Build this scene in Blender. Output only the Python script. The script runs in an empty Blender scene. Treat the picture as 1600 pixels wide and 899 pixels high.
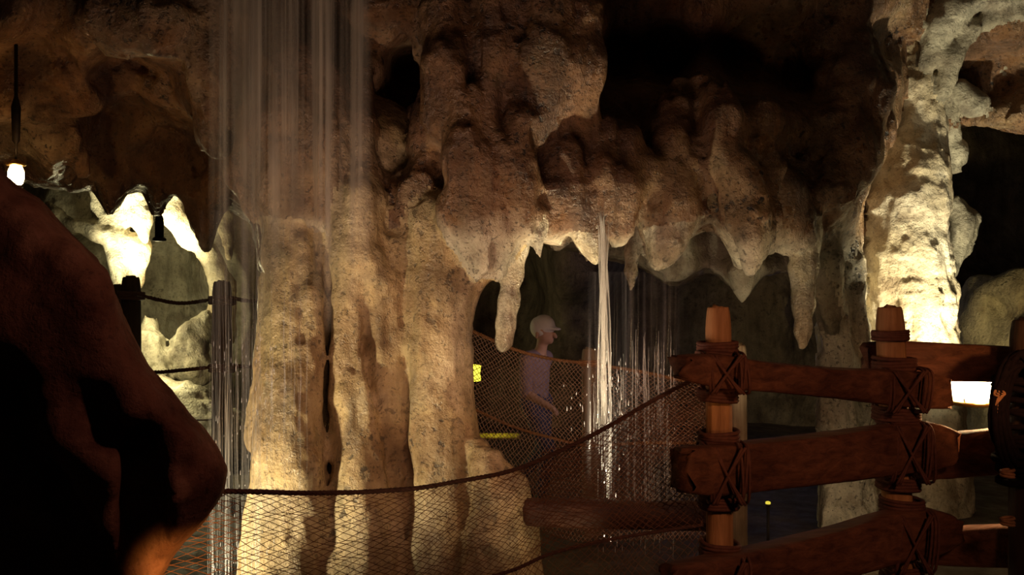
import bpy, math, random
import numpy as np
from mathutils import Vector
random.seed(7); RNG = np.random.RandomState(11)
C = bpy.context.scene.collection
F = 1500.0; CAMZ = 1.55
def at(px, py, Y):
    return Vector(((px-800.0)/F*Y, Y, CAMZ-(py-449.5)/F*Y))
f32 = np.float32

# ------------------------------------------------------------------ helpers: objects
def tag(o, label=None, cat=None, group=None, kind=None):
    if label: o['label'] = label
    if cat: o['category'] = cat
    if group: o['group'] = group
    if kind: o['kind'] = kind
    return o
def empty(name, loc=(0,0,0)):
    o = bpy.data.objects.new(name, None); C.objects.link(o)
    o.location = loc; o.empty_display_size = .1
    return o
def link_mesh(name, me, mat, parent=None, smooth=True):
    o = bpy.data.objects.new(name, me); C.objects.link(o)
    if mat: me.materials.append(mat)
    if smooth: me.polygons.foreach_set('use_smooth', [True]*len(me.polygons))
    if parent:
        o.parent = parent
        if parent.parent is None: o.location = -Vector(parent.location)
    return o
def mesh_np(name, V, Q):
    me = bpy.data.meshes.new(name)
    V = np.asarray(V, f32); Q = np.asarray(Q, np.int32)
    n = Q.shape[1]
    me.vertices.add(len(V)); me.vertices.foreach_set('co', V.ravel())
    me.loops.add(Q.size); me.loops.foreach_set('vertex_index', Q.ravel())
    me.polygons.add(len(Q)); me.polygons.foreach_set('loop_start', np.arange(0, Q.size, n, dtype=np.int32))
    me.update(calc_edges=True); me.validate()
    return me

class MB:
    """collects vertices and faces for one mesh"""
    def __init__(s): s.v=[]; s.f=[]
    def ring_loft(s, rings, caps=True, closed=False):
        base=len(s.v); n=len(rings[0])
        for r in rings: s.v.extend([tuple(p) for p in r])
        m=len(rings)
        for i in range(m if closed else m-1):
            a=base+i*n; b=base+((i+1)%m)*n
            for j in range(n):
                s.f.append((a+j, a+(j+1)%n, b+(j+1)%n, b+j))
        if caps and not closed:
            s.f.append(tuple(base+j for j in reversed(range(n))))
            s.f.append(tuple(base+(m-1)*n+j for j in range(n)))
    def tube(s, pts, r, n=6, closed=False):
        pts=[Vector(p) for p in pts]; m=len(pts); rings=[]; up=None
        for i in range(m):
            if closed: t=pts[(i+1)%m]-pts[i-1]
            else: t=pts[min(i+1,m-1)]-pts[max(i-1,0)]
            if t.length<1e-9: t=Vector((0,0,1))
            t.normalize()
            if up is None:
                up=t.orthogonal().normalized()
            up=(up-t*up.dot(t))
            up=up.normalized() if up.length>1e-6 else t.orthogonal().normalized()
            w=t.cross(up); rr=r[i] if hasattr(r,'__len__') else r
            rings.append([pts[i]+(up*math.cos(2*math.pi*k/n)+w*math.sin(2*math.pi*k/n))*rr for k in range(n)])
        s.ring_loft(rings, True, closed)
    def lathe(s, c, prof, n=24, axis=None):
        c=Vector(c); rings=[]
        for (r,z) in prof:
            rings.append([c+Vector((r*math.cos(2*math.pi*k/n), r*math.sin(2*math.pi*k/n), z)) for k in range(n)])
        s.ring_loft(rings, True)
    def build(s, name, mat, parent=None, smooth=True):
        me=bpy.data.meshes.new(name); me.from_pydata(s.v, [], s.f); me.update()
        return link_mesh(name, me, mat, parent, smooth)

def smooth_path(pts, n=8):
    """Catmull-Rom through points"""
    P=[Vector(p) for p in pts]; out=[]
    for i in range(len(P)-1):
        p0=P[max(i-1,0)]; p1=P[i]; p2=P[i+1]; p3=P[min(i+2,len(P)-1)]
        for k in range(n):
            t=k/n
            out.append(0.5*((2*p1)+(p2-p0)*t+(2*p0-5*p1+4*p2-p3)*t*t+(3*p1-p0-3*p2+p3)*t**3))
    out.append(P[-1]); return out

# ------------------------------------------------------------------ materials
def newmat(name):
    m=bpy.data.materials.new(name); m.use_nodes=True
    nt=m.node_tree; nt.nodes.clear()
    out=nt.nodes.new('ShaderNodeOutputMaterial')
    return m, nt, out
def N(nt, typ, **kw):
    n=nt.nodes.new(typ)
    for k,v in kw.items():
        if k.startswith('i_'): n.inputs[k[2:].replace('_',' ')].default_value=v
        else: setattr(n,k,v)
    return n
def ramp(nt, fac, stops):
    r=nt.nodes.new('ShaderNodeValToRGB'); e=r.color_ramp.elements
    while len(e)<len(stops): e.new(.5)
    for i,(p,c) in enumerate(stops):
        e[i].position=p; e[i].color=(c[0],c[1],c[2],1) if hasattr(c,'__len__') else (c,c,c,1)
    nt.links.new(fac, r.inputs[0]); return r.outputs[0]
def mixc(nt, fac, a, b, mode='MIX'):
    m=nt.nodes.new('ShaderNodeMix'); m.data_type='RGBA'; m.blend_type=mode
    L=nt.links
    for sock,val in ((m.inputs[0],fac),(m.inputs[6],a),(m.inputs[7],b)):
        if hasattr(val,'links') or isinstance(val,bpy.types.NodeSocket): L.new(val,sock)
        else: sock.default_value = val if not hasattr(val,'__len__') else (val[0],val[1],val[2],1)
    return m.outputs[2]
def math_(nt, op, a, b=None):
    m=nt.nodes.new('ShaderNodeMath'); m.operation=op
    for i,v in enumerate((a,b)):
        if v is None: continue
        if isinstance(v,bpy.types.NodeSocket): nt.links.new(v,m.inputs[i])
        else: m.inputs[i].default_value=v
    return m.outputs[0]

def rock_mat(name, dark, mid, light, tip=None, tip_z=(1.55,2.0), spots=.6, rough=.5, bump=.5, vstreak=.5, green=.25, scale=1.0, spec=.5):
    m,nt,out=newmat(name); L=nt.links
    bs=N(nt,'ShaderNodeBsdfPrincipled'); L.new(bs.outputs[0],out.inputs[0])
    pos=N(nt,'ShaderNodeNewGeometry').outputs['Position']
    def noise(sc, det=5, rg=.55, stretch=(1,1,1), dist=0.0):
        mp=N(nt,'ShaderNodeMapping'); mp.inputs['Scale'].default_value=stretch; L.new(pos,mp.inputs[0])
        n=N(nt,'ShaderNodeTexNoise'); n.inputs['Scale'].default_value=sc*scale; n.inputs['Detail'].default_value=det
        n.inputs['Roughness'].default_value=rg; n.inputs['Distortion'].default_value=dist
        L.new(mp.outputs[0],n.inputs['Vector']); return n.outputs[0]
    base=ramp(nt, noise(1.5,7,.6,dist=.6), [(.3,dark),(.5,mid),(.68,light)])
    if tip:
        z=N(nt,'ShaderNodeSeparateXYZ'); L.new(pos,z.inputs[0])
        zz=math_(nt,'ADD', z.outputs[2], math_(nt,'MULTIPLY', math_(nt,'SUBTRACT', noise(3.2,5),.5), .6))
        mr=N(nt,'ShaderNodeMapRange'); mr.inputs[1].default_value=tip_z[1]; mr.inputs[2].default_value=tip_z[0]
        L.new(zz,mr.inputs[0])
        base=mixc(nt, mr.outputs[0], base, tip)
    # vertical streaks
    st=ramp(nt, noise(5,6,.6,(1.6,1.6,.28)), [(.32,1-vstreak),(.55,1.0)])
    base=mixc(nt, 1.0, base, st, 'MULTIPLY')
    # blotches of mineral stain
    bl=ramp(nt, noise(3.6,8,.7), [(.36,(.42,.36,.33)),(.52,(1,1,1))])
    base=mixc(nt, .75, base, bl, 'MULTIPLY')
    gr=ramp(nt, noise(6.5,5,.6), [(.60,0),(.70,1)])
    base=mixc(nt, math_(nt,'MULTIPLY',gr,green), base, (.055,.075,.03))
    # dark pitted spots, in patches
    patch=ramp(nt, noise(1.9,3,.5), [(.44,0),(.62,1)])
    sp=ramp(nt, noise(23,4,.6), [(.575,0),(.64,1)])
    sp2=ramp(nt, noise(50,3,.5), [(.6,0),(.66,1)])
    spm=math_(nt,'MULTIPLY', math_(nt,'MAXIMUM', math_(nt,'MULTIPLY',sp,patch), math_(nt,'MULTIPLY',sp2,.6)), spots)
    base=mixc(nt, spm, base, (.012,.01,.012))
    L.new(base, bs.inputs['Base Color'])
    rr=ramp(nt, noise(8,5), [(.35,max(rough-.22,.12)),(.65,min(rough+.2,1))]); L.new(rr, bs.inputs['Roughness'])
    bs.inputs['Specular IOR Level'].default_value=spec
    # bump: fine grain + ripples + pits
    h1=noise(9,9,.68); h2=noise(48,6,.6); h3=noise(4.5,6,.6,(1.5,1.5,.4))
    vor=N(nt,'ShaderNodeTexVoronoi'); vor.inputs['Scale'].default_value=20*scale; L.new(pos,vor.inputs['Vector'])
    h=math_(nt,'ADD', math_(nt,'MULTIPLY',h1,1.0), math_(nt,'MULTIPLY',h2,.28))
    h=math_(nt,'ADD', h, math_(nt,'MULTIPLY',h3,.7))
    h=math_(nt,'ADD', h, math_(nt,'MULTIPLY',vor.outputs[0],.12))
    h=math_(nt,'SUBTRACT', h, math_(nt,'MULTIPLY',spm,.35))
    b=N(nt,'ShaderNodeBump'); b.inputs['Strength'].default_value=bump; b.inputs['Distance'].default_value=.12
    L.new(h,b.inputs['Height']); L.new(b.outputs[0],bs.inputs['Normal'])
    return m

def wood_mat(name, a, b, rough=.6, axis=0, spec=.3):
    m,nt,out=newmat(name); L=nt.links
    bs=N(nt,'ShaderNodeBsdfPrincipled'); L.new(bs.outputs[0],out.inputs[0])
    co=N(nt,'ShaderNodeTexCoord').outputs['Object']
    mp=N(nt,'ShaderNodeMapping'); s=[22,22,22]; s[axis]=1.6; mp.inputs['Scale'].default_value=s; L.new(co,mp.inputs[0])
    n=N(nt,'ShaderNodeTexNoise'); n.inputs['Scale'].default_value=1.6; n.inputs['Detail'].default_value=8; n.inputs['Roughness'].default_value=.65; n.inputs['Distortion'].default_value=.5
    L.new(mp.outputs[0],n.inputs['Vector'])
    n2=N(nt,'ShaderNodeTexNoise'); n2.inputs['Scale'].default_value=4; n2.inputs['Detail'].default_value=5; L.new(co,n2.inputs['Vector'])
    col=ramp(nt,n.outputs[0],[(.3,a),(.65,b)])
    dk=ramp(nt,n2.outputs[0],[(.35,(.45,.4,.38)),(.6,(1,1,1))])
    col=mixc(nt,.7,col,dk,'MULTIPLY')
    L.new(col,bs.inputs['Base Color']); bs.inputs['Roughness'].default_value=rough; bs.inputs['Specular IOR Level'].default_value=spec
    bp=N(nt,'ShaderNodeBump'); bp.inputs['Strength'].default_value=.6; bp.inputs['Distance'].default_value=.012
    L.new(n.outputs[0],bp.inputs['Height']); L.new(bp.outputs[0],bs.inputs['Normal'])
    return m
def plain(name, col, rough=.6, metal=0, noise=.25, sc=30, spec=.5):
    m,nt,out=newmat(name); L=nt.links
    bs=N(nt,'ShaderNodeBsdfPrincipled'); L.new(bs.outputs[0],out.inputs[0])
    n=N(nt,'ShaderNodeTexNoise'); n.inputs['Scale'].default_value=sc; n.inputs['Detail'].default_value=5
    L.new(N(nt,'ShaderNodeTexCoord').outputs['Object'],n.inputs['Vector'])
    c=ramp(nt,n.outputs[0],[(.3,[x*(1-noise) for x in col]),(.7,[min(x*(1+noise),1) for x in col])])
    L.new(c,bs.inputs['Base Color']); bs.inputs['Roughness'].default_value=rough; bs.inputs['Metallic'].default_value=metal
    bs.inputs['Specular IOR Level'].default_value=spec
    b=N(nt,'ShaderNodeBump'); b.inputs['Strength'].default_value=.3; b.inputs['Distance'].default_value=.004
    L.new(n.outputs[0],b.inputs['Height']); L.new(b.outputs[0],bs.inputs['Normal'])
    return m
def emit(name, col, strength):
    m,nt,out=newmat(name)
    e=N(nt,'ShaderNodeEmission'); e.inputs[0].default_value=(*col,1); e.inputs[1].default_value=strength
    nt.links.new(e.outputs[0],out.inputs[0]); return m
def water_mat(name, alpha, col=(.85,.83,.78), streak=True):
    m,nt,out=newmat(name); L=nt.links
    tr=N(nt,'ShaderNodeBsdfTransparent')
    df=N(nt,'ShaderNodeBsdfDiffuse'); df.inputs[0].default_value=(*col,1)
    tl=N(nt,'ShaderNodeBsdfTranslucent'); tl.inputs[0].default_value=(*col,1)
    gl=N(nt,'ShaderNodeBsdfGlossy'); gl.inputs[0].default_value=(.9,.9,.9,1); gl.inputs['Roughness'].default_value=.25
    m1=N(nt,'ShaderNodeMixShader'); m1.inputs[0].default_value=.5; L.new(df.outputs[0],m1.inputs[1]); L.new(tl.outputs[0],m1.inputs[2])
    m2=N(nt,'ShaderNodeMixShader'); m2.inputs[0].default_value=.2; L.new(m1.outputs[0],m2.inputs[1]); L.new(gl.outputs[0],m2.inputs[2])
    m3=N(nt,'ShaderNodeMixShader'); L.new(tr.outputs[0],m3.inputs[1]); L.new(m2.outputs[0],m3.inputs[2]); L.new(m3.outputs[0],out.inputs[0])
    if streak:
        mp=N(nt,'ShaderNodeMapping'); mp.inputs['Scale'].default_value=(30,30,3.0)
        L.new(N(nt,'ShaderNodeNewGeometry').outputs['Position'],mp.inputs[0])
        n=N(nt,'ShaderNodeTexNoise'); n.inputs['Scale'].default_value=1; n.inputs['Detail'].default_value=3; L.new(mp.outputs[0],n.inputs['Vector'])
        L.new(ramp(nt,n.outputs[0],[(.35,alpha*.15),(.65,alpha*1.6)]), m3.inputs[0])
    else: m3.inputs[0].default_value=alpha
    return m

M={}
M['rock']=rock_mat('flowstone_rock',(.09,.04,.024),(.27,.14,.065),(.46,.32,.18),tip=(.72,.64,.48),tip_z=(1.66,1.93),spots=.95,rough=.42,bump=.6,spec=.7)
M['column']=rock_mat('column_rock',(.30,.17,.075),(.55,.40,.2),(.72,.58,.36),spots=.75,rough=.45,bump=.45,green=.35)
M['tip']=rock_mat('wet_stalactite_rock',(.3,.22,.13),(.6,.5,.34),(.8,.74,.6),spots=.6,rough=.28,bump=.6,green=.4,scale=1.6,spec=.9)
M['pale']=rock_mat('pale_limestone',(.45,.34,.2),(.68,.58,.4),(.82,.76,.62),spots=.55,rough=.7,bump=.45,vstreak=.2,green=.15,spec=.2)
M['grey']=rock_mat('grey_limestone',(.2,.17,.12),(.42,.38,.28),(.6,.56,.44),spots=.5,rough=.6,bump=.5,green=.2)
M['red']=rock_mat('red_brown_rock',(.10,.045,.03),(.19,.095,.06),(.28,.16,.1),spots=.35,rough=.75,bump=.35,vstreak=.2,green=0,scale=1.8,spec=.2)
M['back']=rock_mat('back_wall_rock',(.12,.09,.06),(.26,.2,.13),(.4,.33,.22),spots=.5,rough=.7,bump=.5)
M['floor']=rock_mat('floor_rock',(.05,.035,.03),(.11,.08,.06),(.18,.13,.09),spots=.3,rough=.6,bump=.4,vstreak=0)
M['wood']=wood_mat('weathered_rail_wood',(.07,.028,.016),(.23,.1,.052))
M['postwood']=wood_mat('post_wood',(.32,.16,.06),(.7,.4,.17),axis=2)
M['palepost']=wood_mat('pale_post_wood',(.2,.14,.09),(.42,.31,.2),axis=2)
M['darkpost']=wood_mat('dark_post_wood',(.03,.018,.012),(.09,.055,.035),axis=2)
M['shade']=plain('silhouette_rope',(.012,.008,.01),.9,sc=60,spec=.1)  # near-black colour carries the backlit silhouette of the rope
M['rope']=plain('dark_rope',(.1,.05,.035),.85,sc=60)
M['lash']=plain('lashing_rope',(.13,.05,.03),.8,sc=60)
M['hemp']=plain('hemp_rope',(.42,.22,.1),.85,sc=60)
M['net']=plain('net_twine',(.2,.09,.04),.8,sc=60)
M['farnet']=plain('pale_net_twine',(.5,.34,.24),.8,sc=60)
M['darkwood']=wood_mat('dark_beam_wood',(.05,.02,.012),(.13,.055,.03))
M['iron']=plain('black_iron',(.02,.017,.015),.5,.6)
M['brass']=plain('brass',(.75,.5,.18),.3,1.0)

# ------------------------------------------------------------------ numpy noise and distance-field sculpting
TAB=RNG.rand(64,64,64).astype(f32)*2-1
def vnoise(x,y,z):
    xi=np.floor(x).astype(np.int32); yi=np.floor(y).astype(np.int32); zi=np.floor(z).astype(np.int32)
    fx=(x-xi).astype(f32); fy=(y-yi).astype(f32); fz=(z-zi).astype(f32)
    fx=fx*fx*fx*(fx*(fx*6-15)+10); fy=fy*fy*fy*(fy*(fy*6-15)+10); fz=fz*fz*fz*(fz*(fz*6-15)+10)
    a=xi&63; b=(xi+1)&63; c=yi&63; d=(yi+1)&63; e=zi&63; g=(zi+1)&63
    def l(p,q,t): return p+(q-p)*t
    return l(l(l(TAB[a,c,e],TAB[b,c,e],fx),l(TAB[a,d,e],TAB[b,d,e],fx),fy),
             l(l(TAB[a,c,g],TAB[b,c,g],fx),l(TAB[a,d,g],TAB[b,d,g],fx),fy),fz)
def fbm(x,y,z,sc,oc,gain=.5,ridge=False):
    s=0; a=1; tot=0
    for o in range(oc):
        n=vnoise(x*sc+17.3*o,y*sc+5.1*o,z*sc+9.7*o)
        if ridge: n=1-2*np.abs(n)
        s=s+a*n; tot+=a; a*=gain; sc*=2.03
    return s/tot

# lookup maps over the photograph's directions: silhouette distance and depth of a rock layer
GS=4; GX0,GY0=-600,-500
GXN,GYN=(2200-GX0)//GS+1,(1500-GY0)//GS+1
gx=(GX0+GS*np.arange(GXN)).astype(f32)[:,None]; gy=(GY0+GS*np.arange(GYN)).astype(f32)[None,:]
def poly_map(poly):
    P=np.array(poly,f32); n=len(P); D=np.full((GXN,GYN),1e9,f32); ins=np.zeros((GXN,GYN),bool)
    for i in range(n):
        a=P[i]; b=P[(i+1)%n]; e=b-a
        wx=gx-a[0]; wy=gy-a[1]
        t=np.clip((wx*e[0]+wy*e[1])/(e@e+1e-9),0,1)
        D=np.minimum(D,(wx-e[0]*t)**2+(wy-e[1]*t)**2)
        if abs(e[1])>1e-9:
            c=((a[1]<=gy)!=(b[1]<=gy))
            xi=a[0]+(gy-a[1])/e[1]*e[0]
            ins^=(c&(gx<xi))
    D=np.sqrt(D); return np.where(ins,-D,D).astype(f32)
def depth_map(pts, pw=2.2, eps=900.):
    num=np.zeros((GXN,GYN),f32); den=np.zeros((GXN,GYN),f32)
    for (px,py,Y) in pts:
        w=1.0/((gx-px)**2+(gy-py)**2+eps)**pw; w=(w*1e9).astype(f32)
        num+=w*Y; den+=w
    return num/den

class Vol:
    def __init__(s,x0,x1,y0,y1,z0,z1,h):
        s.o=np.array([x0,y0,z0],f32); s.h=h
        s.n=[int(round((b-a)/h))+1 for a,b in ((x0,x1),(y0,y1),(z0,z1))]
        s.ax=[(s.o[i]+h*np.arange(s.n[i])).astype(f32) for i in range(3)]
        s.D=np.full(s.n,5.0,f32); s.G=np.zeros(s.n,np.int16)
    def box(s,lo,hi):
        sl=[]
        for i in range(3):
            a=int(max(0,math.floor((lo[i]-s.o[i])/s.h))); b=int(min(s.n[i],math.ceil((hi[i]-s.o[i])/s.h)+1))
            if b<=a: return None
            sl.append(slice(a,b))
        return tuple(sl)
    def grid(s,sl): return s.ax[0][sl[0]][:,None,None],s.ax[1][sl[1]][None,:,None],s.ax[2][sl[2]][None,None,:]
    def put(s,sl,d,g,k,cut=False):
        D=s.D[sl]
        if cut:
            d=-d; h=np.clip(.5+.5*(d-D)/k,0,1)
            s.D[sl]=D+(d-D)*h+k*h*(1-h)
        else:
            Gs=s.G[sl]; Gs[d<D]=g; s.G[sl]=Gs
            h=np.clip(.5+.5*(D-d)/k,0,1)
            s.D[sl]=D+(d-D)*h-k*h*(1-h)
    def seg(s,a,b,ra,rb,g,k,cut=False,sq=(1,1,1)):
        r=max(ra,rb)+k+.1
        lo=[min(a[i],b[i])-r/sq[i] for i in range(3)]; hi=[max(a[i],b[i])+r/sq[i] for i in range(3)]
        sl=s.box(lo,hi)
        if sl is None: return
        x,y,z=s.grid(sl); ba=[b[i]-a[i] for i in range(3)]; L=sum(c*c for c in ba)+1e-9
        px,py,pz=x-a[0],y-a[1],z-a[2]
        t=np.clip((px*ba[0]+py*ba[1]+pz*ba[2])/L,0,1)
        d=np.sqrt(((px-t*ba[0])*sq[0])**2+((py-t*ba[1])*sq[1])**2+((pz-t*ba[2])*sq[2])**2)-(ra+t*(rb-ra))
        s.put(sl,d.astype(f32),g,k,cut)
    def strand(s,pts,g,k=.06,cut=False,yr=1.0):
        """pts: (px,py,Y,radius px)"""
        P=[(at(p[0],p[1],p[2]),p[3]*p[2]/F) for p in pts]
        if len(P)==1: P=P*2
        for (a,ra),(b,rb) in zip(P[:-1],P[1:]): s.seg(a,b,ra,rb,g,k,cut,(1,yr,1))
    def layer(s,poly,depths,yb,g,k=.12,kk=.1,dk=(2.2,900.),yslope=.75,cut=False):
        pm=poly_map(poly); dm=depth_map(depths,*dk)
        step=40
        for i in range(0,s.n[0],step):
            sl=(slice(i,min(i+step,s.n[0])),slice(None),slice(None))
            x,y,z=s.grid(sl)
            u=np.clip((x/y*F+800-GX0)/GS+z*0,0,GXN-1.01); v=np.clip((-(z-CAMZ)/y*F+449.5-GY0)/GS+x*0,0,GYN-1.01)
            ui=u.astype(np.int32); vi=v.astype(np.int32); fu=u-ui; fv=v-vi
            def smp(m): return (m[ui,vi]*(1-fu)+m[ui+1,vi]*fu)*(1-fv)+(m[ui,vi+1]*(1-fu)+m[ui+1,vi+1]*fu)*fv
            d1=smp(pm)*(y/F); d2=(smp(dm)-y)*yslope; d3=y-yb
            d=np.maximum(d2,d3)
            h=np.clip(.5-.5*(d1-d)/k,0,1); d=d1+(d-d1)*h+k*h*(1-h)
            s.put(sl,d.astype(f32),g,kk,cut)
    def roughen(s,fn,band=.35):
        I=np.nonzero(np.abs(s.D)<band)
        x=s.ax[0][I[0]]; y=s.ax[1][I[1]]; z=s.ax[2][I[2]]
        s.D[I]-=fn(x,y,z,s.G[I]).astype(f32)
    def mesh(s):
        """surface nets -> verts, quads, group of each quad"""
        D=s.D; n=s.n; ins=D<0
        cnt=np.zeros([k-1 for k in n],np.int8)
        for dx in (0,1):
            for dy in (0,1):
                for dz in (0,1):
                    cnt+=ins[dx:n[0]-1+dx,dy:n[1]-1+dy,dz:n[2]-1+dz]
        act=(cnt>0)&(cnt<8); I=np.argwhere(act); idx=np.full(cnt.shape,-1,np.int32); idx[act]=np.arange(len(I))
        del cnt
        acc=np.zeros((len(I),3),f32); num=np.zeros(len(I),f32)
        E=[]
        for ax in range(3):
            o1,o2=[a for a in range(3) if a!=ax]
            for p in (0,1):
                for q in (0,1):
                    A=I.copy(); A[:,o1]+=p; A[:,o2]+=q; B=A.copy(); B[:,ax]+=1
                    da=D[A[:,0],A[:,1],A[:,2]]; db=D[B[:,0],B[:,1],B[:,2]]
                    m=(da<0)!=(db<0); t=np.where(m,da/(da-db+1e-12),0)
                    P=np.zeros((len(I),3),f32); P[:,o1]=p; P[:,o2]=q; P[:,ax]=t
                    acc+=P*m[:,None]; num+=m
        V=s.o+s.h*(I+acc/np.maximum(num,1)[:,None])
        Q=[]; QG=[]
        for ax in range(3):
            o1,o2=(ax+1)%3,(ax+2)%3
            sa=[slice(1,n[i]-1) for i in range(3)]; sa[ax]=slice(0,n[ax]-1)
            sb=list(sa); sb[ax]=slice(1,n[ax])
            ia=ins[tuple(sa)]; ib=ins[tuple(sb)]
            K=np.argwhere(ia!=ib)
            off=np.array([1,1,1]); off[ax]=0; K=K+off
            flip=ins[K[:,0],K[:,1],K[:,2]]
            def c(d1,d2):
                T=K.copy(); T[:,o1]-=d1; T[:,o2]-=d2; return idx[T[:,0],T[:,1],T[:,2]]
            q=np.stack([c(1,1),c(0,1),c(0,0),c(1,0)],1)
            q[~flip]=q[~flip][:,::-1]
            ok=(q>=0).all(1); Q.append(q[ok]); QG.append(s.G[K[:,0],K[:,1],K[:,2]][ok])
        return V.astype(f32),np.concatenate(Q),np.concatenate(QG)
    def build(s,spec,front_only=None):
        """spec: {group: (name, material, setter)} -> one object per group"""
        V,Q,QG=s.mesh(); out={}
        for g,(nm,mat) in spec.items():
            q=Q[QG==g]
            if not len(q): continue
            u,inv=np.unique(q,return_inverse=True)
            me=mesh_np(nm,V[u],inv.reshape(q.shape))
            out[g]=link_mesh(nm,me,mat)
        return out

#==SCULPT==
# ------------------------------------------------------------------ the main cave mass
GWALL,GCOL,GPIL,GBACKC,GKNOB,GARCH,GFOOT,GRW=1,2,3,4,5,6,7,8
S0=20                                                     # stalactite groups start here
vol=Vol(-3.9,4.3,4.1,8.1,-.1,3.75,.02)
EDGE_L=[(-300,250),(0,262),(60,285),(110,292),(150,288),(172,330),(192,300),(212,286),(232,290),(246,328),(262,296),(280,290),(294,305),(302,345),(322,386),(336,350),(346,324),(358,318),(378,330),(398,338),(410,420)]
EDGE_R=[(745,440),(772,418),(792,400),(812,372),(835,366),(850,376),(876,382),(892,352),(908,372),(925,396),(938,398),(952,372),(972,330),(990,302),(1012,296),(1006,350),(1014,392),(1035,404),(1056,392),(1078,362),(1110,350),(1140,372),(1158,402),(1178,412),(1194,392),(1212,378),(1240,372),(1275,395)]
POLY=EDGE_L+EDGE_R+[(1288,440),(1294,480),(1294,560),(1286,700),(1280,1100),(1366,1100),(1368,680),(1362,540),(1352,470),(1347,390),(1347,320),(1358,262),(1395,196),(1408,140),(1410,60),(1462,55),(1478,196),(1530,190),(1600,200),(1900,210),(1900,-400),(-300,-400)]
DEP=[(-150,0,4.7),(-100,220,5.6),(0,0,4.9),(0,150,5.3),(0,250,6.1),(100,100,5.4),(200,120,6.0),(200,200,6.1),(130,50,5.1),(230,60,4.9),(300,255,6.3),(240,250,6.3),(150,270,6.2),(90,215,5.7),(330,130,5.2),(400,200,5.05),(350,300,5.9),(300,320,6.2),
 (450,100,4.95),(520,75,5.7),(560,200,5.15),(450,250,4.85),(550,320,4.85),(600,50,5.3),(630,110,6.2),(632,170,5.9),(640,240,5.2),(590,110,5.2),(700,100,4.9),(770,60,4.85),(770,120,4.85),(690,200,4.85),(640,330,4.95),(668,300,5.15),(730,300,4.75),(800,230,4.72),(800,330,4.75),(815,160,5.0),(820,60,4.85),(860,150,4.8),(900,60,4.9),(940,160,5.4),(880,300,4.9),(850,240,5.1),
 (960,95,6.3),(1050,85,6.5),(1150,85,6.5),(1250,105,6.5),(1350,110,6.4),(1000,0,5.9),(1100,20,5.8),(1200,0,5.9),(1190,40,6.2),(1350,0,6.1),(1400,60,6.6),(1000,180,5.45),(1100,135,5.3),(1130,200,5.15),(1070,220,5.35),(1190,200,5.3),(1240,235,5.9),(1300,200,5.9),(1345,250,6.2),(950,260,4.95),(905,230,5.15),(1000,280,5.35),(1040,300,5.1),(1100,330,5.35),(1165,300,5.05),(1230,330,5.5),(1300,330,5.95),(1345,380,6.15),(1300,450,6.2),(1320,600,6.25),(1300,700,6.2),(1300,900,6.0),(1345,500,6.2),(1345,700,6.2),
 (1500,60,6.9),(1560,30,6.6),(1560,120,7.1),(1500,150,7.2),(1600,180,6.9),(1700,100,6.8)]
vol.layer(POLY,DEP,7.6,GWALL,k=.16,kk=.05)
# second curtain of rock behind the first, lower edge ragged
vol.layer([(855,250),(858,388),(905,392),(960,404),(1000,412),(1040,438),(1060,442),(1100,424),(1125,428),(1145,448),(1158,460),(1172,450),(1190,426),(1228,418),(1262,440),(1300,520),(1310,250)],
          [(900,350,6.0),(1000,350,6.1),(1050,400,5.95),(1120,390,6.1),(1160,430,5.9),(1230,380,6.1)],6.9,GBACKC,k=.08,kk=.03)
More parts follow.
